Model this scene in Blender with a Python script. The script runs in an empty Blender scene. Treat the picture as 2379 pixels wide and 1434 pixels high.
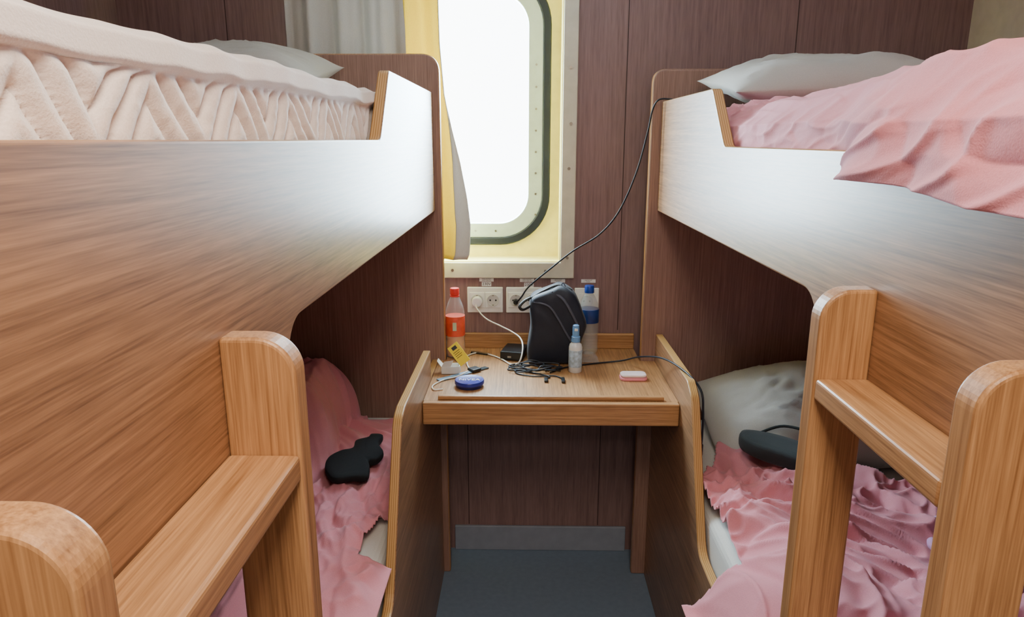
import bpy, bmesh, math, random
from mathutils import Vector, Matrix, noise
random.seed(4)
C = bpy.context.scene.collection
W = {}

def lin(c):
    return tuple((v/255/12.92) if v/255 <= 0.04045 else ((v/255+0.055)/1.055)**2.4 for v in c)+(1,)

# ---------------------------------------------------------------- materials
def newmat(name):
    m = bpy.data.materials.new(name); m.use_nodes = True
    nt = m.node_tree; b = nt.nodes['Principled BSDF']
    return m, nt, b

def plain(name, c, rough=0.5, metal=0.0, var=0.06, scale=30, bump=0.0, **kw):
    m, nt, b = newmat(name)
    tc = nt.nodes.new('ShaderNodeTexCoord'); n = nt.nodes.new('ShaderNodeTexNoise')
    n.inputs['Scale'].default_value = scale; n.inputs['Detail'].default_value = 3
    nt.links.new(tc.outputs['Object'], n.inputs['Vector'])
    r = nt.nodes.new('ShaderNodeValToRGB'); L = lin(c)
    r.color_ramp.elements[0].color = tuple(v*(1-var) for v in L[:3])+(1,)
    r.color_ramp.elements[1].color = tuple(min(1, v*(1+var)) for v in L[:3])+(1,)
    r.color_ramp.elements[0].position = .3; r.color_ramp.elements[1].position = .7
    nt.links.new(n.outputs['Fac'], r.inputs['Fac']); nt.links.new(r.outputs['Color'], b.inputs['Base Color'])
    b.inputs['Roughness'].default_value = rough; b.inputs['Metallic'].default_value = metal
    if bump:
        bp = nt.nodes.new('ShaderNodeBump'); bp.inputs['Strength'].default_value = bump; bp.inputs['Distance'].default_value = .002
        nt.links.new(n.outputs['Fac'], bp.inputs['Height']); nt.links.new(bp.outputs['Normal'], b.inputs['Normal'])
    for k, v in kw.items():
        b.inputs[k].default_value = v
    return m

def wood(name, dark, light, axis, rough=0.38, fine=210, coat=0.0, contrast=0.38, coatr=.27):
    m, nt, b = newmat(name)
    tc = nt.nodes.new('ShaderNodeTexCoord')
    def nz(across, along, detail, dist):
        mp = nt.nodes.new('ShaderNodeMapping')
        s = [across]*3; s[axis] = along
        mp.inputs['Scale'].default_value = s
        nt.links.new(tc.outputs['Object'], mp.inputs['Vector'])
        n = nt.nodes.new('ShaderNodeTexNoise'); n.inputs['Scale'].default_value = 1
        n.inputs['Detail'].default_value = detail; n.inputs['Distortion'].default_value = dist
        nt.links.new(mp.outputs['Vector'], n.inputs['Vector'])
        return n
    a = nz(fine, 3.6, 2, .08); c = nz(fine*.07, .8, 2, .4); d = nz(fine*2.6, 18, 2, 0)
    m1 = nt.nodes.new('ShaderNodeMath'); m1.operation = 'MULTIPLY_ADD'; m1.inputs[1].default_value = .50
    m2 = nt.nodes.new('ShaderNodeMath'); m2.operation = 'MULTIPLY'; m2.inputs[1].default_value = .14
    m3 = nt.nodes.new('ShaderNodeMath'); m3.operation = 'MULTIPLY_ADD'; m3.inputs[1].default_value = .36
    nt.links.new(c.outputs['Fac'], m2.inputs[0]); nt.links.new(a.outputs['Fac'], m1.inputs[0]); nt.links.new(m2.outputs[0], m1.inputs[2])
    nt.links.new(d.outputs['Fac'], m3.inputs[0]); nt.links.new(m1.outputs[0], m3.inputs[2])
    r = nt.nodes.new('ShaderNodeValToRGB')
    r.color_ramp.elements[0].position = .5-contrast/2; r.color_ramp.elements[1].position = .5+contrast/2
    r.color_ramp.elements[0].color = lin(dark); r.color_ramp.elements[1].color = lin(light)
    nt.links.new(m3.outputs[0], r.inputs['Fac']); nt.links.new(r.outputs['Color'], b.inputs['Base Color'])
    b.inputs['Roughness'].default_value = rough
    if coat:
        b.inputs['Coat Weight'].default_value = coat; b.inputs['Coat Roughness'].default_value = coatr
    bp = nt.nodes.new('ShaderNodeBump'); bp.inputs['Strength'].default_value = .1; bp.inputs['Distance'].default_value = .0006
    nt.links.new(m3.outputs[0], bp.inputs['Height']); nt.links.new(bp.outputs['Normal'], b.inputs['Normal'])
    return m

def ply(name):
    m, nt, b = newmat(name)
    tc = nt.nodes.new('ShaderNodeTexCoord'); w = nt.nodes.new('ShaderNodeTexWave')
    w.wave_type = 'BANDS'; w.bands_direction = 'X'; w.inputs['Scale'].default_value = 70; w.inputs['Distortion'].default_value = .5
    nt.links.new(tc.outputs['Object'], w.inputs['Vector'])
    r = nt.nodes.new('ShaderNodeValToRGB'); r.color_ramp.elements[0].color = lin((164, 120, 66)); r.color_ramp.elements[1].color = lin((212, 168, 108))
    nt.links.new(w.outputs['Fac'], r.inputs['Fac']); nt.links.new(r.outputs['Color'], b.inputs['Base Color'])
    b.inputs['Roughness'].default_value = .35
    return m

OD, OL = (132, 90, 54), (204, 154, 104)
oak_y = wood('oak_laminate_along_y', OD, OL, 1, .40, coat=.5)
oak_rail = wood('oak_rail_laminate', (108, 75, 50), (182, 136, 98), 1, .42, coat=.35, contrast=.36)
oak_z = wood('oak_laminate_upright', OD, OL, 2, .38)
oak_x = wood('oak_laminate_crosswise', OD, OL, 0, .38)
oak_head = wood('oak_headboard', (122, 91, 80), (168, 133, 118), 2, .42)
wallwood = wood('walnut_wall_panel', (112, 86, 85), (150, 121, 118), 2, .45, fine=120, contrast=.42)
plye = ply('plywood_edge')
yellow = plain('yellow_window_surround', (246, 232, 146), .45)
beige = plain('beige_window_trim', (208, 203, 188), .45)
beigewall = plain('beige_wall', (205, 192, 176), .7)
metal = plain('window_ring_metal', (178, 190, 198), .4, .1)
rubber = plain('black_rubber', (16, 25, 46), .5)
screw = plain('screw_steel', (150, 145, 135), .3, .9)
floorm = plain('dark_vinyl_floor', (118, 138, 160), .4, var=.06, scale=60)
basem = plain('grey_baseboard', (140, 148, 164), .5)
ceilm = plain('white_ceiling', (228, 228, 226), .8)
def curtain_mat(name,c,tr):
    m = plain(name, c, .85, bump=.3, scale=400); nt=m.node_tree
    b=nt.nodes['Principled BSDF']; out=nt.nodes['Material Output']
    t=nt.nodes.new('ShaderNodeBsdfTranslucent'); t.inputs['Color'].default_value=lin(c)
    mx=nt.nodes.new('ShaderNodeMixShader'); mx.inputs[0].default_value=tr
    nt.links.new(b.outputs[0],mx.inputs[1]); nt.links.new(t.outputs[0],mx.inputs[2]); nt.links.new(mx.outputs[0],out.inputs['Surface'])
    return m
curt_y = curtain_mat('yellow_curtain_lining', (246, 224, 96), .2)
curt_g = curtain_mat('grey_cream_curtain', (206, 203, 196), .12)
whiteP = plain('white_plastic', (238, 238, 236), .35)
whitedk = plain('socket_well_plastic', (208, 208, 206), .4)
black = plain('black_plastic', (20, 22, 26), .4)
cableb = plain('black_cable_rubber', (18, 22, 34), .45)
cablew = plain('white_cable_rubber', (232, 230, 220), .45)
def cloth(name, c, rough=.85, sheen=.15, var=.05):
    m = plain(name, c, rough, var=var, scale=500, bump=.25)
    m.node_tree.nodes['Principled BSDF'].inputs['Sheen Weight'].default_value = sheen
    return m
pink = cloth('pink_cotton', (220, 142, 154))
lilac = cloth('lilac_cotton', (200, 150, 192))
sheet = cloth('white_sheet_cotton', (218, 216, 210))
greyp = cloth('pale_grey_pillow_cotton', (186, 182, 177))
cream = cloth('cream_plush', (238, 224, 216), .95, .6)
blackcl = cloth('black_fabric', (8, 9, 14), sheen=.0)
greycl = cloth('charcoal_fabric', (44, 50, 52), sheen=.1)
navy = cloth('navy_nylon', (20, 28, 46), .6, sheen=.1)
greystripe = cloth('grey_piping', (74, 78, 94), .6)
def clear(name, c, alpha=.25):
    m = plain(name, c, .08, var=0)
    m.node_tree.nodes['Principled BSDF'].inputs['Alpha'].default_value = alpha
    return m
clearp = clear('clear_bottle_plastic', (215, 220, 225), .28)
hazep = clear('clear_plastic_film', (190, 195, 200), .3)

# ---------------------------------------------------------------- builders
def empty(name, loc, label=None, category=None, parent=None):
    e = bpy.data.objects.new(name, None); e.empty_display_size = .05
    loc = Vector(loc); e.location = loc-(W[parent] if parent else Vector())
    if parent: e.parent = parent
    C.objects.link(e); W[e] = loc
    if label: e['label'] = label
    if category: e['category'] = category
    return e

def mk(name, verts, faces, mats, parent=None, label=None, category=None, midx=None, smooth=False, bevel=0, seg=3, kind=None, sub=0):
    vs = [Vector(v) for v in verts]
    mn = Vector([min(v[i] for v in vs) for i in range(3)]); mx = Vector([max(v[i] for v in vs) for i in range(3)])
    c = (mn+mx)/2
    me = bpy.data.meshes.new(name); me.from_pydata([v-c for v in vs], [], faces); me.update()
    bm = bmesh.new(); bm.from_mesh(me)
    bmesh.ops.recalc_face_normals(bm, faces=bm.faces)
    bm.to_mesh(me); bm.free()
    if not isinstance(mats, (list, tuple)): mats = [mats]
    for m in mats: me.materials.append(m)
    if midx:
        for p, i in zip(me.polygons, midx): p.material_index = i
    if smooth:
        for p in me.polygons: p.use_smooth = True
    o = bpy.data.objects.new(name, me); C.objects.link(o)
    o.location = c-(W[parent] if parent else Vector()); W[o] = c
    if parent: o.parent = parent
    if bevel:
        b = o.modifiers.new('bevel', 'BEVEL'); b.width = bevel; b.segments = seg; b.limit_method = 'ANGLE'; b.angle_limit = math.radians(40)
    if sub:
        s = o.modifiers.new('sub', 'SUBSURF'); s.levels = sub; s.render_levels = sub
    if label: o['label'] = label
    if category: o['category'] = category
    if kind: o['kind'] = kind
    return o

BF = [(0,1,3,2),(4,6,7,5),(0,4,5,1),(2,3,7,6),(0,2,6,4),(1,5,7,3)]
def boxv(x0,x1,y0,y1,z0,z1):
    return [(x,y,z) for x in (x0,x1) for y in (y0,y1) for z in (z0,z1)]
def box(name, x0,x1,y0,y1,z0,z1, mat, **k):
    return mk(name, boxv(x0,x1,y0,y1,z0,z1), BF, mat, **k)
def boxes(name, L, mat, **k):
    v=[];f=[]
    for b in L:
        n=len(v); v+=boxv(*b); f+=[tuple(i+n for i in q) for q in BF]
    return mk(name, v, f, mat, **k)

def prism(name, pts, a, b, axis, mats, edge=False, **k):
    def P(p, t):
        return {0:(t,p[0],p[1]),1:(p[0],t,p[1]),2:(p[0],p[1],t)}[axis]
    n=len(pts); v=[P(p,a) for p in pts]+[P(p,b) for p in pts]
    f=[tuple(range(n)), tuple(range(2*n-1,n-1,-1))]+[(i,(i+1)%n,n+(i+1)%n,n+i) for i in range(n)]
    mi=[0,0]+[1 if edge else 0]*n
    return mk(name, v, f, mats, midx=mi, **k)

def rnd(pts, radii, seg=8):
    out=[]; n=len(pts)
    for i,p in enumerate(pts):
        r=radii[i]
        if not r: out.append(p); continue
        p=Vector(p); a=Vector(pts[i-1]); b=Vector(pts[(i+1)%n])
        da=(a-p).normalized(); db=(b-p).normalized()
        ang=da.angle(db); t=min(r/math.tan(ang/2),(a-p).length*.49,(b-p).length*.49)
        s=p+da*t; e=p+db*t
        for j in range(seg+1):
            u=j/seg; q=s*(1-u)**2+p*2*u*(1-u)+e*u*u
            out.append((q.x,q.y))
    return out

def lathe(name, prof, c, mat, seg=40, **k):
    v=[];f=[]
    for r,z in prof:
        for i in range(seg):
            a=2*math.pi*i/seg; v.append((c[0]+r*math.cos(a),c[1]+r*math.sin(a),c[2]+z))
    for j in range(len(prof)-1):
        for i in range(seg):
            f.append((j*seg+i,j*seg+(i+1)%seg,(j+1)*seg+(i+1)%seg,(j+1)*seg+i))
    if prof[0][0]>1e-4: f.append(tuple(range(seg)))
    if prof[-1][0]>1e-4: f.append(tuple((len(prof)-1)*seg+i for i in range(seg)))
    o=mk(name,v,f,mat,smooth=True,**k)
    m=o.modifiers.new('es','EDGE_SPLIT'); m.split_angle=math.radians(45)
    return o

def cyl(name, p, d, r, h, mat, seg=20, **k):
    d=Vector(d).normalized(); q=d.to_track_quat('Z','Y'); v=[];f=[]
    for z in (0,h):
        for i in range(seg):
            a=2*math.pi*i/seg; v.append(Vector(p)+q@Vector((r*math.cos(a),r*math.sin(a),z)))
    f=[tuple(range(seg)),tuple(range(2*seg-1,seg-1,-1))]+[(i,(i+1)%seg,seg+(i+1)%seg,seg+i) for i in range(seg)]
    return mk(name,v,f,mat,**k)

def tube(name, pts, r, mat, flat=1, **k):
    P=[Vector(p) for p in pts]; S=[]
    n=len(P)
    for i in range(n-1):
        p0=P[max(i-1,0)];p1=P[i];p2=P[i+1];p3=P[min(i+2,n-1)]
        for j in range(8):
            t=j/8
            S.append(.5*((2*p1)+(-p0+p2)*t+(2*p0-5*p1+4*p2-p3)*t*t+(-p0+3*p1-3*p2+p3)*t**3))
    S.append(P[-1])
    v=[];f=[];seg=8; prev=None
    for i,s in enumerate(S):
        d=(S[min(i+1,len(S)-1)]-S[max(i-1,0)])
        if d.length<1e-7: d=Vector((0,1,0))
        d.normalize()
        if prev is None: prev=d.orthogonal()
        a=(prev-d*prev.dot(d)).normalized(); b=d.cross(a); prev=a
        for j in range(seg):
            t=2*math.pi*j/seg; v.append(s+a*r*math.cos(t)+b*r*math.sin(t)*flat)
    for i in range(len(S)-1):
        for j in range(seg):
            f.append((i*seg+j,i*seg+(j+1)%seg,(i+1)*seg+(j+1)%seg,(i+1)*seg+j))
    f.append(tuple(range(seg))); f.append(tuple((len(S)-1)*seg+j for j in range(seg)))
    return mk(name,v,f,mat,smooth=True,**k)

def text(name, s, size, M, mat, parent=None, ext=.0003):
    cu=bpy.data.curves.new(name,'FONT'); cu.body=s; cu.size=size; cu.extrude=ext; cu.align_x='CENTER'; cu.align_y='CENTER'
    t=bpy.data.objects.new(name,cu); C.objects.link(t)
    bpy.context.view_layer.update()
    me=bpy.data.meshes.new_from_object(t.evaluated_get(bpy.context.evaluated_depsgraph_get()))
    vs=[M@v.co for v in me.vertices]; fs=[tuple(p.vertices) for p in me.polygons]
    bpy.data.objects.remove(t)
    return mk(name,vs,fs,mat,parent=parent)

def ss(a,b,x):
    t=max(0,min(1,(x-a)/(b-a))); return t*t*(3-2*t)
def N(x,y,z=0): return noise.noise(Vector((x,y,z)))
def wr(x,y,seed=0,f=5,det=1.0):
    """cloth folds: winding ridges plus soft billows with creased valleys"""
    wx=1.6*N(x*f*.4,y*f*.4,seed+3); wy=1.6*N(x*f*.4,y*f*.4,seed+7)
    a=x*f+wx; b=y*f+wy
    amp=.75+.8*N(x*f*.35+4,y*f*.35,seed+5)
    r1=max(1-abs(N(a,b*.75,seed))*2.6,0)**1.5
    bl=min(abs(N(a*1.1+3,b*1.3,seed+4))*2.4,1)**.7
    r2=max(1-abs(N(a*1.9+5,b*1.6,seed+1))*2.9,0)**1.6
    r3=max(1-abs(N(a*3.6+2,b*3.2,seed+2))*2.8,0)**1.6
    return r1*.42+bl*.34+(r2*.34+r3*.15*det)*amp

def surf(name, fn, nu, nv, mat, mask=None, thick=0, **k):
    v=[];f=[];ok=[]
    for j in range(nv+1):
        for i in range(nu+1):
            p=fn(i/nu,j/nv); v.append(p); ok.append(True if mask is None else mask(*p))
    for j in range(nv):
        for i in range(nu):
            q=(j*(nu+1)+i,j*(nu+1)+i+1,(j+1)*(nu+1)+i+1,(j+1)*(nu+1)+i)
            if all(ok[t] for t in q): f.append(q)
    used=sorted({i for q in f for i in q}); mp={o:n for n,o in enumerate(used)}
    v=[v[i] for i in used]; f=[tuple(mp[i] for i in q) for q in f]
    o=mk(name,v,f,mat,smooth=True,**k)
    if thick:
        m=o.modifiers.new('solid','SOLIDIFY'); m.thickness=thick; m.offset=-1
    return o

def pillow(name, c, w, d, h, R, mat, seed=0, pw=3.2, ex=.62, corner=0, wa=.012, **k):
    v=[];f=[];n=70
    R=R.to_3x3()
    def pt(u,s,sg):
        au,as_=abs(u),abs(s)
        prof=(max(0,1-au**pw)**ex)*(max(0,1-as_**pw)**ex)
        pin=1-.07*(1-au**2)*as_**2 ; pin2=1-.07*(1-as_**2)*au**2
        cr=1-corner*(au*as_)**2
        z=sg*h/2*prof+ (.02*N(u*2.2+seed,s*2.2,sg)+wa*wr(u*.4+seed,s*.4,seed,6)*prof)*prof
        return Vector(c)+R@Vector((u*w/2*pin2*cr,s*d/2*pin*cr,z))
    idx={}
    for sg in (1,-1):
        for j in range(n+1):
            for i in range(n+1):
                u=math.sin((i/n-.5)*math.pi);s=math.sin((j/n-.5)*math.pi)
                e=i in(0,n) or j in (0,n)
                if e and sg==-1: idx[(sg,i,j)]=idx[(1,i,j)]; continue
                idx[(sg,i,j)]=len(v); v.append(pt(u,s,sg))
        for j in range(n):
            for i in range(n):
                f.append((idx[(sg,i,j)],idx[(sg,i+1,j)],idx[(sg,i+1,j+1)],idx[(sg,i,j+1)]))
    return mk(name,v,f,mat,smooth=True,**k)

def puff(name, pts, c, depth, axis, mat, rings=((1,0),(.985,.5),(.93,.8),(.8,.95),(.45,1)), **k):
    cx=sum(p[0] for p in pts)/len(pts); cy=sum(p[1] for p in pts)/len(pts); n=len(pts)
    v=[];f=[]
    L=[(s,-t) for s,t in reversed(rings)] + [(s,t) for s,t in rings[1:]]
    def P(a,b,t):
        q={0:(t,a,b),1:(a,t,b),2:(a,b,t)}[axis]; return tuple(q[i]+c[i] for i in range(3))
    for s,t in L:
        for p in pts: v.append(P(cx+(p[0]-cx)*s,cy+(p[1]-cy)*s,t*depth/2))
    for j in range(len(L)-1):
        for i in range(n): f.append((j*n+i,j*n+(i+1)%n,(j+1)*n+(i+1)%n,(j+1)*n+i))
    f.append(tuple(range(n))); f.append(tuple((len(L)-1)*n+i for i in range(n)))
    return mk(name,v,f,mat,smooth=True,**k)

# ---------------------------------------------------------------- room
H=1.47
XL,XR,YB,YF,ZC=-1.27,1.36,2.30,-1.3,2.2
ST='structure'
boxes('wall_back',[(XL-.1,-.56,YB,YB+.1,0,ZC),(.117,XR+.1,YB,YB+.1,0,ZC),(-.56,.117,YB,YB+.1,0,1.075),(-.56,.117,YB,YB+.1,2.02,ZC)],wallwood,kind=ST)
box('wall_left',XL-.1,XL,YF,YB,0,ZC,wallwood,kind=ST)
box('wall_right',XR,XR+.1,YF,YB,0,ZC,beigewall,kind=ST)
box('wall_front',XL-.1,XR+.1,YF-.1,YF,0,ZC,beigewall,kind=ST)
box('floor',XL-.1,XR+.1,YF-.1,YB+.1,-.1,0,floorm,kind=ST)
box('ceiling',XL-.1,XR+.1,YF-.1,YB+.1,ZC,ZC+.1,ceilm,kind=ST)
box('baseboard_back',-.25,.373,YB-.012,YB,0,.097,basem,kind=ST,bevel=.003)
seam=plain('dark_joint',(64,44,42),.6)
for i,x in enumerate((-.93,.318,.835)):
    box('trim_%d'%(i+10),x-.0015,x+.0015,YB-.0008,YB+.001,0.1 if x!=.318 else .84,ZC,seam,kind=ST)
box('trim_14',-.20,-.197,YB-.0008,YB,.1,.76,seam,kind=ST); box('trim_15',.27,.273,YB-.0008,YB,.1,.76,seam,kind=ST)

# window
YW=2.42
def rrect(x0,x1,z0,z1,r,seg=12):
    o=[]
    for cx,cz,a0 in ((x1-r,z1-r,0),(x0+r,z1-r,90),(x0+r,z0+r,180),(x1-r,z0+r,270)):
        for j in range(seg+1):
            a=math.radians(a0+90*j/seg); o.append((cx+r*math.cos(a),cz+r*math.sin(a)))
    return o
def ring(name, outer, inner, y0,y1, mat, **k):
    n=len(outer); v=[(p[0],y0,p[1]) for p in outer]+[(p[0],y0,p[1]) for p in inner]+[(p[0],y1,p[1]) for p in outer]+[(p[0],y1,p[1]) for p in inner]
    f=[]
    for i in range(n):
        j=(i+1)%n
        f+=[(i,j,n+j,n+i),(2*n+i,3*n+i,3*n+j,2*n+j),(i,2*n+i,2*n+j,j),(n+i,n+j,3*n+j,3*n+i)]
    return mk(name,v,f,mat,**k)
win=empty('window_1',(-.22,YB,1.075)); win['kind']=ST
g=(-.455,.0136,1.187,1.93)
def off(d,r): return rrect(g[0]-d,g[1]+d,g[2]-d,g[3]+d,r)
ring('plate_face',rrect(-.5595,.1165,1.0755,2.0195,.002),off(.05,.15),YW,YW+.015,yellow,parent=win)
ring('reveal_lining',[(-.568,1.067),(.125,1.067),(.125,2.028),(-.568,2.028)],[(-.559,1.076),(.116,1.076),(.116,2.019),(-.559,2.019)],YB-.004,YW+.02,yellow,parent=win)
ring('gasket',off(.072,.170),off(.046,.147),YW-.014,YW+.004,rubber,parent=win,bevel=.004)
ring('clamp_ring',off(.047,.148),off(-.002,.1),YW-.008,YW+.02,metal,parent=win,bevel=.003)
ring('trim_frame',[(-.61,1.02),(.165,1.02),(.165,2.07),(-.61,2.07)],[(-.562,1.073),(.119,1.073),(.119,2.022),(-.562,2.022)],YB-.012,YB,beige,parent=win,bevel=.003)
pts=off(-.004,.096); n=len(pts)
mk('glass_pane',[(p[0],YW+.012,p[1]) for p in pts]+[(p[0],YW+.016,p[1]) for p in pts],[tuple(range(n)),tuple(range(2*n-1,n-1,-1))]+[(i,(i+1)%n,n+(i+1)%n,n+i) for i in range(n)],clear('window_glass',(240,245,250),.04),parent=win)
for z in (1.22,1.29,1.36,1.43,1.50,1.57,1.64,1.71): cyl('ring_screw',(.037,YW-.008,z),(0,-1,0),.0035,.002,screw,parent=win,seg=12)
for x in (-.10,-.17): cyl('ring_screw',(x,YW-.008,1.163),(0,-1,0),.0035,.002,screw,parent=win,seg=12)
for (x,z) in ((.142,1.09),(.142,1.38),(.142,1.69),(-.24,1.047),(.07,1.045),(.146,1.52)): cyl('trim_screw',(x,YB-.012,z),(0,-1,0),.005,.002,screw,parent=win,seg=14)

# ---------------------------------------------------------------- curtain
cur=empty('curtain',(-.45,2.23,1.09),'pale grey and yellow curtain hanging beside the cabin window','curtain')
def xr(z):
    K=[(1.09,-.184),(1.11,-.176),(1.2,-.172),(1.29,-.182),(1.4,-.202),(1.5,-.226),(1.6,-.247),(1.75,-.258),(2.1,-.262)]
    for (a,b),(c,d) in zip(K,K[1:]):
        if z<=c:
            t=(z-a)/(c-a); return b+(d-b)*t
    return K[-1][1]
def cy(u,v):
    z=1.09+v*.96; r=xr(z)
    x0=-.40; x1=r-(.045*ss(1.6,1.2,z))
    x=x0+(x1-x0)*u
    return (x,2.235+.014*math.sin(u*11+v*1.5)+.004*N(x*9,z*4),z+.004*math.sin(u*9))
surf('yellow_lining',cy,60,60,curt_y,parent=cur,thick=.002)
def ce(u,v):
    z=1.09+v*.96; r=xr(z); x1=r-(.045*ss(1.6,1.2,z))-.002
    x=x1+(r-x1)*u
    return (x,2.221+.006*math.sin(u*3.1)+.004*u,z+.003)
surf('grey_edge',ce,14,60,curt_g,parent=cur,thick=.002)
def cg(u,v):
    z=1.12+v*.93; x=-.72+u*.36
    return (x,2.222+.016*math.sin(u*22)+.006*math.sin(u*51),z)
surf('grey_panel',cg,90,10,curt_g,parent=cur,thick=.002)

# ---------------------------------------------------------------- bunks
RT=.022
def ladder(par, xa, xb, far, near, top, stepz, sgn):
    lad=empty('ladder',((xa+xb)/2,(far+near)/2,0),parent=par)
    def upright(y0,y1):
        r=.036
        o=[(xa,0),(xb,0)]
        for j in range(13):
            a=math.radians(90*j/12)
            o.append((xb-sgn*(r-r*math.cos(a)) , top-r+r*math.sin(a)))
        o.append((xa,top))
        prism('ladder_upright',o,y0,y1,1,[oak_z,oak_z],parent=lad,bevel=.004)
    upright(far,far+.03); upright(near-.03,near)
    a,b=sorted((xa,xb-sgn*.001))
    box('ladder_step',a,b,near,far,stepz-.026,stepz,oak_y,parent=lad,bevel=.004)
    box('ladder_step',a,b,near,far,stepz-.53,stepz-.504,oak_y,parent=lad,bevel=.004)

X=-.275
L=empty('bunk_bed',(-.76,1.1,0),'oak laminate bunk bed with ladder, cream plush blanket on top','bunk bed')
rail=rnd([(.08,H),(1.36,H),(1.475,H+.137),(2.15,H+.137),(2.15,H-.212),(.79,H-.207),(.755,H-.31),(.08,H-.31)],[0,.03,.025,0,0,.06,0,0])
prism('guard_rail',rail,X-RT,X,0,[oak_rail,plye],edge=True,parent=L,bevel=.003)
hb=rnd([(XL,0),(-.253,0),(-.253,H+.246),(XL,H+.246)],[0,0,.055,0],12)
prism('headboard',hb,2.15,2.18,1,[oak_head,oak_z],edge=True,parent=L,bevel=.006)
box('footboard',XL,-.253,.05,.08,0,H+.246,oak_head,parent=L,bevel=.006)
side=rnd([(.08,.50),(1.29,.50),(1.47,.855),(1.52,.868),(1.96,.868),(1.96,.780),(2.15,.780),(2.15,0),(.08,0)],[0,.06,.06,.03,.004,0,0,0,0])
prism('side_board',side,X-RT,X,0,[oak_rail,plye],edge=True,parent=L,bevel=.003)
box('upper_bed_base',XL,X-RT,.08,2.15,H-.20,H-.16,oak_head,parent=L)
box('lower_bed_base',XL,X-RT,.08,2.15,0,.42,oak_head,parent=L)
ladder(L,X,-.207,.596,.31,H-.173,H-.285,1)
X2=.405
Rb=empty('bunk_bed',(.88,1.1,0),'oak laminate bunk bed with ladder and crumpled pink bedding','bunk bed')
rail=rnd([(.08,H-.013),(1.463,H-.013),(1.585,H+.108),(2.15,H+.110),(2.15,H-.210),(.965,H-.207),(.915,H-.31),(.08,H-.31)],[0,.03,.025,0,0,.06,0,0])
prism('guard_rail',rail,X2,X2+RT,0,[oak_rail,plye],edge=True,parent=Rb,bevel=.003)
hb=rnd([(XR,0),(.375,0),(.375,H+.202),(XR,H+.202)],[0,0,.04,0],12)
prism('headboard',hb,2.15,2.18,1,[oak_head,oak_z],edge=True,parent=Rb,bevel=.006)
box('footboard',.375,XR,.05,.08,0,H+.202,oak_head,parent=Rb,bevel=.006)
XS=.42
side=rnd([(.08,.50),(1.50,.50),(1.655,.84),(1.71,.868),(2.15,.868),(2.15,0),(.08,0)],[0,.06,.06,.04,0,0,0])
prism('side_board',side,XS,XS+RT,0,[oak_rail,plye],edge=True,parent=Rb,bevel=.003)
box('upper_bed_base',X2+RT,XR,.08,2.15,H-.20,H-.16,oak_head,parent=Rb)
box('lower_bed_base',XS+RT,XR,.08,2.15,0,.42,oak_head,parent=Rb)
ladder(Rb,X2,.342,.785,.53,H-.167,H-.273,-1)

# ---------------------------------------------------------------- desk
D=empty('desk',(.07,2.04,0),'built-in oak laminate desk between the two bunks','desk')
ZD=H-.692
prism('tabletop',[(X+.001,1.787),(XS-.001,1.787),(XS-.001,2.148),(.373,2.148),(.373,2.298),(-.251,2.298),(-.251,2.148),(X+.001,2.148)],ZD-.03,ZD,2,[oak_y,oak_y],parent=D)
box('apron',X+.001,XS-.001,1.765,1.787,ZD-.062,ZD+.001,oak_x,parent=D,bevel=.004)
box('front_lip',-.235,.382,1.79,1.806,ZD,ZD+.012,oak_x,parent=D,bevel=.004)
box('back_ledge',-.251,.373,2.282,2.298,ZD,ZD+.052,oak_x,parent=D,bevel=.003)

# ---------------------------------------------------------------- beds & bedding
def mattress(x0,x1,y0,y1,z0,z1,label):
    return box('mattress',x0,x1,y0,y1,z0,z1,sheet,label=label,category='mattress',bevel=.03,seg=5)
mattress(XL+.01,X-RT-.006,.09,2.14,.42,.59,'white-sheeted mattress on the lower berth under pink bedding')
mattress(XS+RT+.004,XR-.01,.09,2.14,.42,.59,'white-sheeted mattress on the lower berth under a grey pillow')
mattress(XL+.01,-.322,.09,2.14,H-.16,H+.055,'upper berth mattress covered by a cream plush blanket')
mattress(.458,XR-.01,.09,2.14,H-.16,H+.050,'upper berth mattress covered by a pink sheet')

def plush(u,v):
    y=.12+v*2.0
    K=[(-.303,H-.06),(-.303,H+.045),(-.306,H+.066),(-.298,H+.072),(-.300,H+.092),(-.316,H+.100),(-.335,H+.094),(-.36,H+.085),(-1.2,H+.085)]
    T=[0,.50,.55,.58,.65,.71,.76,.80,1]
    for i in range(len(T)-1):
        if u<=T[i+1]: break
    t=(u-T[i])/(T[i+1]-T[i]); a,b=K[i],K[i+1]
    x=a[0]+(b[0]-a[0])*t; z=a[1]+(b[1]-a[1])*t
    wob=.006*N(y*5,2)+.004*N(y*13,5)
    if u<.56:
        zz=(z-H+.06)
        yy=y+.022*N(y*4,zz*10)+.008*N(y*11,zz*20,4)
        c=abs(((yy/.17)%1)*2-1)
        ph=((zz+.105*c)/.046)%1
        rr=max(0,math.sin(ph*math.pi))**.6
        k=ss(0,.1,u)*ss(.56,.50,u)
        x+=(-.009*(1-rr)-.0015*abs(N(y*60,zz*60)))*k + .005*N(y*5,zz*9)
    elif u<.80:
        x+=wob*.4; z+=wob
    else:
        z+=.006*N(x*4,y*4)
    if u>.5: z-=(.003+.009*ss(1.2,.5,y))*ss(.5,.56,u)
    return (x,y,z)
surf('blanket',plush,130,640,cream,label='cream plush blanket with embossed zigzag pattern on the upper berth',category='blanket')

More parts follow.
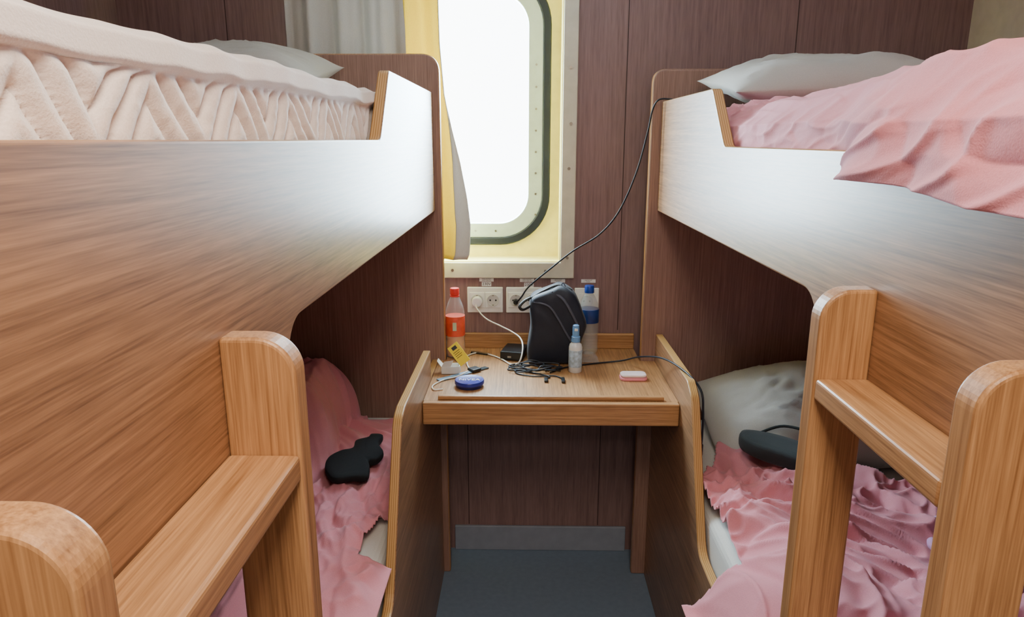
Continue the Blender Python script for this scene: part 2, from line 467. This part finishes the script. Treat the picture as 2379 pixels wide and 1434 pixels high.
def psheet(u,v):
    y=.12+v*1.66
    k=ss(1.02,.80,y)
    zb_in=H-.05; zb_out=H-.045-.012*ss(.75,.55,y)
    K=[(1.32,H+.060),(.52,H+.064),(.472-.05*k,H+.054),(.437-.047*k,H+.028-.01*k),(.434-.052*k,(1-k)*zb_in+k*zb_out)]
    T=[0,.5,.62,.78,1]
    for i in range(4):
        if u<=T[i+1]: break
    t=(u-T[i])/(T[i+1]-T[i]); a,b=K[i],K[i+1]
    x=a[0]+(b[0]-a[0])*t; z=a[1]+(b[1]-a[1])*t
    s=u*1.1
    w=wr(s*.8,y,11,4.4,.5)
    top=1-ss(.55,.78,u)
    z+=(w*.024)*top*ss(.35,.7,y)
    z+=.016*top*ss(1.25,.95,y)*ss(.45,.7,y)
    w2=wr(z*2.2+y*1.0,y*.75-z*1.6,17,4.4,.35)
    x-=(1-top)*(max(w2,0)*.023*(.55+.45*k))
    return (x,y,z)
surf('bed_sheet',psheet,170,340,pink,thick=.0015,label='crumpled pink sheet hanging over the upper berth rail',category='bed sheet')

pillow('pillow',(-.86,1.93,H+.165),.68,.36,.15,Matrix.Rotation(math.radians(12),4,'X'),greyp,1,label='pale grey pillow against the headboard of the upper berth',category='pillow')
pillow('pillow',(.79,1.90,H+.146),.60,.40,.12,Matrix.Rotation(math.radians(8),4,'X')@Matrix.Rotation(math.radians(-2),4,'Y'),greyp,2,label='rumpled grey pillow on the upper berth above pink sheet',category='pillow')
pillow('pillow',(1.23,1.98,H+.140),.24,.30,.12,Matrix.Rotation(math.radians(8),4,'X'),greyp,3,label='small grey pillow at the wall end of the upper berth',category='pillow')
pillow('pillow',(.93,1.93,.695),.84,.46,.20,Matrix.Rotation(math.radians(16),4,'X')@Matrix.Rotation(math.radians(-7),4,'Y'),greyp,4,pw=2.6,ex=.6,corner=.09,wa=.03,label='rumpled grey pillow at the headboard end of the lower berth',category='pillow')

def lb(u,v):
    x=-1.24+u*(.97); y=.2+v*1.90
    w=wr(x,y*.8,21,6.0,1)
    h=.600+w*.040
    xe=-.535+.03*N(y*7,8)
    q=max(0,min(1,(xe-x)/.09)); q=math.sqrt(1-(1-q)**2)
    p=max(0,min(1,(y-1.66)/.18)); p=p*p*(3-2*p)
    bk=1-.15*ss(2.0,2.09,y)
    h+=q*p*bk*(.180+.03*N(x*7,y*5,3))
    e=ss(-.275,-.33,x); h=.588*(1-e)+h*e if x>-.33 else h
    if x>-.5:
        e2=ss(2.09,2.03,y); h=.596*(1-e2)+h*e2
    return (x,y,h)
def lbm(x,y,z):
    ed=-.305+.03*N(y*4,3)-.03*ss(1.15,1.32,y)*ss(1.5,1.36,y)
    ed=max(ed,-.36)
    if y<1.3: ed=-.275
    return x<ed and y<2.09+.02*N(x*8,1)
surf('blanket',lb,250,420,pink,mask=lbm,thick=.0015,label='crumpled pink blanket bunched against the headboard of the lower berth',category='blanket')

def rb(u,v):
    y=.2+v*1.70; s=u*1.0
    x=.345+s*.99
    w=wr(x,y*.85,33,5.6,1.2)
    h=.598+w*.064
    h+=.035*ss(1.75,1.4,y)*ss(.42,.55,x)
    out=ss(.45,.36,x)
    h-=.13*out**1.3
    return (x+.015*N(y*6,h*5)*out,y,h)
def rbm(x,y,z):
    if y>1.30+.04*N(x*5,2):
        return x>.450+.03*N(y*6,1)+.09*ss(1.6,1.85,y) and y<1.84+.06*N(x*9,4)-.25*ss(.75,.95,x)
    return True
surf('blanket',rb,250,420,pink,mask=rbm,thick=.0015,label='crumpled pink blanket spilling over the side of the lower berth',category='blanket')
def lc(u,v):
    x=.84+u*.24+.02*N(v*5,1); y=1.10+v*.30+.03*N(u*6,2)
    b=max(0,math.sin(u*math.pi))**.5*max(0,math.sin(v*math.pi))**.5
    return (x,y,.652+b*(.02+.05*wr(x,y,70,8)))
surf('cloth',lc,110,110,lilac,thick=.0015,label='crumpled lilac cloth on the pink blanket',category='cloth')

def blob(pts,seg=6):
    out=[];n=len(pts)
    for i in range(n):
        p0,p1,p2,p3=[Vector(pts[(i+q)%n]) for q in (-1,0,1,2)]
        for j in range(seg):
            t=j/seg; s=.5*((2*p1)+(-p0+p2)*t+(2*p0-5*p1+4*p2-p3)*t*t+(-p0+3*p1-3*p2+p3)*t**3); out.append((s.x,s.y))
    return out
FL=((1,0),(.99,.5),(.96,.8),(.85,.95),(.45,1))
m=blob([(-.475,1.585),(-.43,1.595),(-.394,1.60),(-.398,1.65),(-.408,1.685),(-.388,1.695),(-.380,1.742),(-.405,1.80),(-.404,1.855),(-.436,1.862),(-.442,1.840),(-.472,1.815),(-.470,1.765),(-.50,1.745),(-.522,1.70),(-.510,1.636)])
puff('sleep_mask',m,(0,0,.640),.022,2,blackcl,rings=FL,label='black fabric sleep mask lying on the pink blanket',category='sleep mask')
m=blob([(.575,1.73),(.60,1.67),(.66,1.61),(.72,1.555),(.75,1.58),(.745,1.65),(.71,1.71),(.65,1.76),(.595,1.775)])
sm=puff('sleep_mask',m,(0,0,.688),.045,2,greycl,rings=FL,label='charcoal sleep mask on the pink blanket beside the pillow',category='sleep mask')
tube('strap',[(.62,1.75,.70),(.70,1.76,.722),(.77,1.70,.715),(.79,1.60,.68)],.004,greycl,parent=sm,flat=.4)

# ---------------------------------------------------------------- sockets
def socket_unit(cx, cz, w, h, n, label):
    s=empty('wall_socket',(cx,YB,cz),label,'power socket')
    box('face_plate',cx-w/2,cx+w/2,YB-.010,YB-.0005,cz-h/2,cz+h/2,whiteP,parent=s,bevel=.003)
    for i in range(n):
        x=cx+(i-(n-1)/2)*.054
        box('socket_insert',x-.0255,x+.0255,YB-.013,YB-.010,cz-.0265,cz+.0265,whiteP,parent=s,bevel=.002)
        o=rrect(x-.0205,x+.0205,cz-.0205,cz+.0205,.0205,8); i2=rrect(x-.018,x+.018,cz-.018,cz+.018,.018,8)
        ring('socket_rim',o,i2,YB-.016,YB-.013,whitedk,parent=s)
        cyl('socket_well',(x,YB-.0132,cz),(0,-1,0),.018,.0006,whitedk,parent=s,seg=28)
        for dx in (-.0095,.0095): cyl('pin_hole',(x+dx,YB-.0138,cz),(0,-1,0),.003,.0004,black,parent=s,seg=12)
        for dz in (-.0165,.0165): box('earth_clip',x-.003,x+.003,YB-.0155,YB-.0134,cz+dz-.0015,cz+dz+.0015,screw,parent=s)
    return s
MX=Matrix.Rotation(math.radians(90),4,'X')
grp='sockets on the cabin wall'
socks=[socket_unit(-.132,.945,.12,.088,2,'white double wall socket with a white plug in it'),
 socket_unit(-.001,.945,.12,.088,2,'white double wall socket with a black cable plugged in'),
 socket_unit(.114,.945,.086,.088,1,'white single wall socket half hidden by the bag'),
 socket_unit(.210,.943,.082,.088,1,'white single wall socket behind the water bottle')]
for s in socks: s['group']=grp
def sticker(x,z,w,h,lines,size,label):
    s=box('sticker',x-w/2,x+w/2,YB-.0012,YB,z-h/2,z+h/2,whiteP,label=label,category='sticker')
    for i,t in enumerate(lines):
        zz=z+(len(lines)/2-.5-i)*size*1.15
        text('printed_text',t,size,Matrix.Translation((x,YB-.0016,zz))@MX,black,parent=s)
sticker(-.127,.998,.032,.0145,['230V'],.0135,'small white 230V sticker above a double socket')
sticker(.0155,.996,.032,.0145,['230V'],.0135,'small white 230V sticker above a double socket')
for x,z in ((-.127,1.0125),(.009,1.0115),(.113,1.010),(.215,1.0095)):
    sticker(x,z,.048,.0115,['WALL OUTLET','ONLY 230V AC'] if x<.1 else ['USB OUTLET','5V DC'],.0045,'tiny printed notice sticker under the window trim')

wp=empty('phone_charger',(-.158,2.28,.94),'white charger plug with a long white cable trailing over the desk','charger')
cyl('plug',(-.158,YB-.0145,.943),(0,-1,0),.0175,.028,whiteP,parent=wp,bevel=.004,seg=28)
tube('cable',[(-.158,2.262,.942),(-.158,2.252,.926),(-.125,2.22,.898),(-.075,2.20,.878),(-.040,2.17,.868),(-.012,2.13,.858),(-.004,2.08,.84),(-.014,2.05,.805),(-.04,2.09,.783),(-.07,2.145,.782),(-.105,2.19,.7815),(-.15,2.22,.7815),(-.185,2.18,.7815),(-.18,2.10,.7815),(-.168,2.05,.7815)],.0024,cablew,parent=wp)
bc=empty('charging_cable',(-.02,2.28,.94),'black cable running from a wall socket up to the upper berth','charging cable')
cyl('plug',(-.028,YB-.0145,.943),(0,-1,0),.0085,.022,black,parent=bc,bevel=.002,seg=24)
tube('cable',[(-.028,2.268,.94),(-.01,2.245,.965),(.017,2.24,1.004),(.087,2.22,1.068),(.155,2.20,1.127),(.235,2.18,1.183),(.291,2.16,1.258),(.335,2.14,1.373),(.362,2.13,1.49),(.372,2.12,1.555),(.385,2.10,1.582),(.415,2.095,1.5835),(.436,2.09,1.576),(.437,2.08,1.55)],.0027,cableb,parent=bc)
c2=empty('charging_cable',(.35,2.1,ZD),'black cable from the desk over the side board to the berth','charging cable')
tube('cable',[(.08,2.02,ZD+.003),(.13,2.07,ZD+.003),(.22,2.11,ZD+.003),(.31,2.12,ZD+.01),(.355,2.05,ZD+.045),(.395,1.90,ZD+.088),(.428,1.76,ZD+.095),(.452,1.69,ZD+.07),(.456,1.67,.80),(.455,1.66,.74),(.453,1.655,.715)],.0027,cableb,parent=c2)
box('connector',.4485,.4575,1.651,1.659,.685,.716,black,parent=c2,bevel=.002)
tg=empty('charging_cable',(.05,2.08,ZD),'tangled black charging cable coiled on the desk','charging cable')
P=[]
for i in range(46):
    a=i*.62; r=.045+.022*math.sin(i*1.7)
    P.append((.035+r*1.35*math.cos(a),2.045+r*.62*math.sin(a),ZD+.003+.004*(i%5)/2+.012*max(0,math.sin(i*.9))))
P+=[(.07,1.99,ZD+.003),(.065,1.965,ZD+.003)]
tube('cable',P,.0021,cableb,parent=tg)
tube('cable',[(-.03,2.06,ZD+.003),(-.02,2.01,ZD+.003),(.03,1.985,ZD+.003),(.09,1.99,ZD+.003),(.115,1.965,ZD+.003)],.0021,cableb,parent=tg)
box('connector',.060,.071,1.935,1.965,ZD+.001,ZD+.008,black,parent=tg,bevel=.002)
box('connector',.110,.121,1.93,1.966,ZD+.001,ZD+.008,black,parent=tg,bevel=.002)

# ---------------------------------------------------------------- desk things
redcap=plain('red_cap_plastic',(230,60,56),.35); orangeL=plain('orange_red_label',(232,88,62),.45,var=.15,scale=60)
liq=plain('orange_drink',(236,160,60),.15)
b=empty('soda_bottle',(-.224,2.19,ZD),'plastic bottle of orange soda with red cap and orange label','bottle')
cb=(-.224,2.19,ZD)
R=.031
lathe('bottle_body',[(.001,.004),(.022,.0),(.029,.004),(R,.014),(R,.05),(.0295,.06),(R,.072),(R,.135),(.0305,.15),(.026,.172),(.018,.192),(.0125,.203),(.0125,.214)],cb,clearp,parent=b)
lathe('drink',[(.001,.004),(.027,.006),(.029,.015),(.029,.05),(.0275,.06),(.029,.070),(.0285,.074),(.001,.074)],cb,liq,parent=b)
lathe('bottle_label',[(R+.0006,.074),(R+.0009,.075),(R+.0009,.138),(R+.0006,.139)],cb,orangeL,parent=b)
lathe('cap',[(.0145,.208),(.015,.210),(.015,.226),(.0135,.229),(.001,.2295)],cb,redcap,parent=b)
lathe('cap_band',[(.0155,.202),(.0155,.206),(.013,.207)],cb,redcap,parent=b)
box('printed_patch',-.229,-.217,2.1565,2.1578,ZD+.095,ZD+.122,plain('pale_green_print',(190,205,180),.5),parent=b)
bluecap=plain('blue_cap_plastic',(30,66,165),.35); blueL=plain('blue_bottle_label',(24,56,124),.4,var=.3,scale=40)
b=empty('water_bottle',(.213,2.235,ZD),'clear plastic water bottle with blue cap and blue label','bottle')
cb=(.213,2.235,ZD)
lathe('bottle_body',[(.001,.004),(.022,0),(.030,.005),(.033,.015),(.031,.03),(.033,.045),(.031,.06),(.033,.075),(.033,.15),(.030,.17),(.020,.192),(.013,.204),(.013,.214)],cb,clearp,parent=b)
lathe('bottle_label',[(.0334,.108),(.0337,.109),(.0337,.152),(.0334,.153)],cb,blueL,parent=b)
lathe('cap',[(.0150,.206),(.0155,.208),(.0155,.227),(.014,.230),(.001,.2305)],cb,bluecap,parent=b)
b=empty('spray_bottle',(.157,2.04,ZD),'small white spray bottle with light blue pump cap','bottle'); cb=(.157,2.04,ZD)
lathe('bottle_body',[(.001,.002),(.018,0),(.0205,.003),(.0205,.078),(.018,.088),(.011,.095),(.009,.098)],cb,plain('milky_bottle_plastic',(225,230,235),.3),parent=b)
lblue=plain('light_blue_plastic',(110,160,215),.35)
lathe('pump_collar',[(.0135,.096),(.0135,.112),(.011,.114)],cb,lblue,parent=b)
lathe('pump_head',[(.0105,.113),(.0105,.138),(.0095,.147),(.006,.149),(.001,.149)],cb,lblue,parent=b)
box('nozzle',.152,.162,2.0265,2.031,ZD+.132,ZD+.139,whiteP,parent=b,bevel=.001)
lathe('bottle_label',[(.0207,.018),(.0209,.019),(.0209,.07),(.0207,.071)],cb,plain('pale_blue_print',(175,200,225),.5,var=.3,scale=90),parent=b)
# bag
bag=empty('toiletry_bag',(.10,2.14,ZD),'dark navy fabric bag with grey piping standing on the desk','bag')
bo=blob([(.014,.0),(.04,.0),(.10,.0),(.148,.0),(.165,.02),(.183,.08),(.197,.125),(.185,.165),(.165,.215),(.145,.238),(.115,.252),(.085,.243),(.045,.228),(.022,.212),(.016,.185),(.020,.12),(.010,.05)],3)
bo=[(x,z+.001) for x,z in bo]
bb=puff('bag_body',bo,(0,2.15,ZD),.12,1,navy,rings=((1,0),(.995,.35),(.985,.6),(.96,.78),(.90,.88),(.75,.93),(.5,.97),(.25,1)),parent=bag)
for v in bb.data.vertices:
    c=v.co; v.co.y+=.006*N(c.x*22,c.z*14,3)+.004*N(c.x*50,c.z*30,5)
tube('piping',[(.030,2.100,ZD+.205),(.075,2.088,ZD+.195),(.105,2.086,ZD+.155),(.13,2.086,ZD+.11),(.155,2.091,ZD+.07),(.172,2.108,ZD+.045)],.0035,greystripe,parent=bag,flat=.5)
tube('piping',[(.085,2.103,ZD+.238),(.12,2.093,ZD+.215),(.145,2.090,ZD+.175),(.165,2.094,ZD+.135),(.184,2.11,ZD+.10)],.0045,greystripe,parent=bag,flat=.5)
tube('zipper',[(.022,2.125,ZD+.212),(.06,2.12,ZD+.236),(.105,2.13,ZD+.251),(.15,2.13,ZD+.236)],.003,black,parent=bag)
tube('handle_loop',[(.02,2.12,ZD+.214),(.0,2.11,ZD+.205),(-.014,2.10,ZD+.19),(-.004,2.10,ZD+.18),(.02,2.11,ZD+.19)],.005,black,parent=bag,flat=.6)
tube('pull_cord',[(.115,2.13,ZD+.25),(.12,2.12,ZD+.262),(.128,2.12,ZD+.250)],.0015,greystripe,parent=bag)
pb=empty('power_bank',(-.028,2.20,ZD),'black rectangular power bank lying on the desk','power bank')
M=Matrix.Translation((-.030,2.195,ZD))@Matrix.Rotation(math.radians(-12),4,'Z')
mk('casing',[M@Vector(p) for p in boxv(-.037,.037,-.055,.045,.001,.03)],BF,black,parent=pb,bevel=.004)
mk('port',[M@Vector(p) for p in boxv(-.012,.0,-.0558,-.0545,.010,.016)],BF,screw,parent=pb)
def wrap(u,v):
    x=.17+u*.07; y=2.12+v*.09
    return (x,y,ZD+.004+.025*wr(x*3,y*3,50,6)*max(0,math.sin(u*math.pi))**.5*max(0,math.sin(v*math.pi))**.5)
surf('plastic_wrapper',wrap,30,30,hazep,label='crumpled clear plastic wrapper beside the bag',category='wrapper')
wb=empty('small_box',(-.225,2.03,ZD),'small open white cardboard box beside the soda bottle','box')
card=plain('white_card',(226,224,220),.6)
boxes('box_body',[(-.25,-.195,2.005,2.007,ZD,ZD+.024),(-.25,-.195,2.043,2.045,ZD,ZD+.024),(-.25,-.248,2.007,2.043,ZD,ZD+.024),(-.197,-.195,2.007,2.043,ZD,ZD+.024),(-.25,-.195,2.005,2.045,ZD,ZD+.0015)],card,parent=wb)
FF=[(0,1,2,3),(7,6,5,4),(0,4,5,1),(1,5,6,2),(2,6,7,3),(3,7,4,0)]
mk('open_flap',[(-.25,2.007,ZD+.024),(-.25,2.043,ZD+.024),(-.262,2.04,ZD+.040),(-.262,2.01,ZD+.040),(-.2505,2.007,ZD+.0225),(-.2505,2.043,ZD+.0225),(-.2635,2.04,ZD+.04),(-.2635,2.01,ZD+.04)],FF,card,parent=wb)
mk('open_flap',[(-.25,2.007,ZD+.024),(-.222,2.007,ZD+.024),(-.212,2.0,ZD+.046),(-.24,2.0,ZD+.042),(-.25,2.008,ZD+.024),(-.222,2.008,ZD+.024),(-.212,2.001,ZD+.046),(-.24,2.001,ZD+.042)],FF,card,parent=wb)
yp=empty('yellow_packet',(-.195,2.035,ZD+.02),'small yellow card packet with black print leaning on a white box','packet')
yel=plain('yellow_card',(252,222,30),.5); ink=plain('print_ink',(120,100,30),.6)
M=Matrix.Translation((-.198,2.022,ZD+.060))@Matrix.Rotation(math.radians(-18),4,'X')@Matrix.Rotation(math.radians(-38),4,'Y')
mk('card',[M@Vector(p) for p in boxv(-.018,.018,-.003,.003,-.034,.034)],BF,yel,parent=yp,bevel=.001)
for i in range(4):
    mk('print_line',[M@Vector(p) for p in boxv(-.012,.010-.003*(i%2),-.0034,-.0031,.010-.006*i-.001,.010-.006*i+.001)],BF,ink,parent=yp)
mk('printed_emblem',[M@Vector(p) for p in boxv(-.008,.008,-.0034,-.0031,.017,.028)],BF,black,parent=yp)
nc=empty('nail_clipper',(-.147,2.215,ZD),'small steel nail clipper lying on the desk','nail clipper')
M=Matrix.Translation((-.147,2.215,ZD))@Matrix.Rotation(math.radians(-20),4,'Z')
mk('lever',[M@Vector(p) for p in boxv(-.032,.03,-.006,.006,.001,.0035)],BF,black,parent=nc,bevel=.001)
mk('jaw',[M@Vector(p) for p in [(-.03,-.005,.006),(-.03,.005,.006),(-.03,-.005,.008),(-.03,.005,.008),(.032,-.005,.0035),(.032,.005,.0035),(.032,-.005,.0055),(.032,.005,.0055)]],BF,screw,parent=nc)
w=empty('wristwatch',(-.15,2.03,ZD),'dark wristwatch with pale blue strap on a white charging cable','wristwatch')
M=Matrix.Translation((-.152,2.035,ZD))@Matrix.Rotation(math.radians(42),4,'Z')
sb=plain('slate_blue_strap',(120,152,180),.6)
mk('watch_case',[M@Vector(p) for p in boxv(-.017,.017,-.016,.016,.002,.012)],BF,black,parent=w,bevel=.004)
mk('watch_strap',[M@Vector(p) for p in boxv(.017,.05,-.010,.010,.001,.004)],BF,greycl,parent=w,bevel=.001)
mk('watch_strap',[M@Vector(p) for p in boxv(-.135,-.017,-.010,.010,.001,.004)],BF,sb,parent=w,bevel=.001)
tube('charger_cable',[(-.17,2.02,ZD+.006),(-.20,1.975,ZD+.004),(-.235,1.95,ZD+.003),(-.262,1.90,ZD+.003),(-.255,1.865,ZD+.003),(-.23,1.87,ZD+.003)],.002,cablew,parent=w)
t=empty('cream_tin',(-.157,1.905,ZD),'round dark blue cream tin with white lettering on the lid','tin'); ct=(-.157,1.905,ZD)
tin=plain('dark_blue_enamel',(36,48,150),.3); tinr=plain('tin_rim_blue',(24,32,92),.3)
lathe('tin_base',[(.038,0),(.0395,.002),(.0395,.010),(.038,.011)],ct,tinr,parent=t)
lathe('lid',[(.0425,.010),(.0425,.018),(.041,.0205),(.039,.0205),(.037,.0198),(.001,.0198)],ct,tin,parent=t)
text('printed_text','NIVEA',.022,Matrix.Translation((-.157,1.903,ZD+.0202)),whiteP,parent=t)
sp=empty('soap_case',(.325,1.975,ZD),'small translucent pink and white soap case on the desk','soap case')
pk=plain('pink_translucent_plastic',(240,150,165),.3); pw=plain('pinkish_white_plastic',(244,222,224),.3)
prism('case_base',rrect(.285,.365,1.952,2.0,.014,6),ZD,ZD+.009,2,[pk,pk],parent=sp,bevel=.003)
prism('case_lid',rrect(.287,.363,1.954,1.998,.014,6),ZD+.0095,ZD+.018,2,[pw,pw],parent=sp,bevel=.004)

lp=empty('ceiling_lamp',(.05,.1,ZC),'white ceiling lamp panel','lamp')
box('lamp_housing',-.15,.25,-.25,.45,ZC-.03,ZC-.001,whiteP,parent=lp)

# ---------------------------------------------------------------- lights
def area(name,loc,rot,sx,sy,e,col):
    l=bpy.data.lights.new(name,'AREA'); l.shape='RECTANGLE'; l.size=sx; l.size_y=sy; l.energy=e; l.color=col
    o=bpy.data.objects.new(name,l); o.location=loc; o.rotation_euler=rot; C.objects.link(o); return o
area('daylight',(-.2,2.62,1.55),(math.radians(-90),0,0),.9,1.1,165,(.62,.85,1))
area('ceiling_light',(.05,.1,ZC-.04),(0,0,0),.36,.66,19,(1,.84,.66))
area('cabin_light',(.05,-.9,ZC-.04),(0,0,0),.36,.36,13,(1,.90,.80))
wd=bpy.data.worlds.new('World'); bpy.context.scene.world=wd; wd.use_nodes=True
wd.node_tree.nodes['Background'].inputs[0].default_value=(.9,.96,1,1); wd.node_tree.nodes['Background'].inputs[1].default_value=12

cam=bpy.data.cameras.new('Camera'); co=bpy.data.objects.new('Camera',cam); C.objects.link(co)
cam.lens=24.515; cam.sensor_width=36; cam.clip_start=.01
co.location=(0,0,H); co.rotation_euler=(math.radians(90-13.6),0,math.radians(1.03))
bpy.context.scene.camera=co
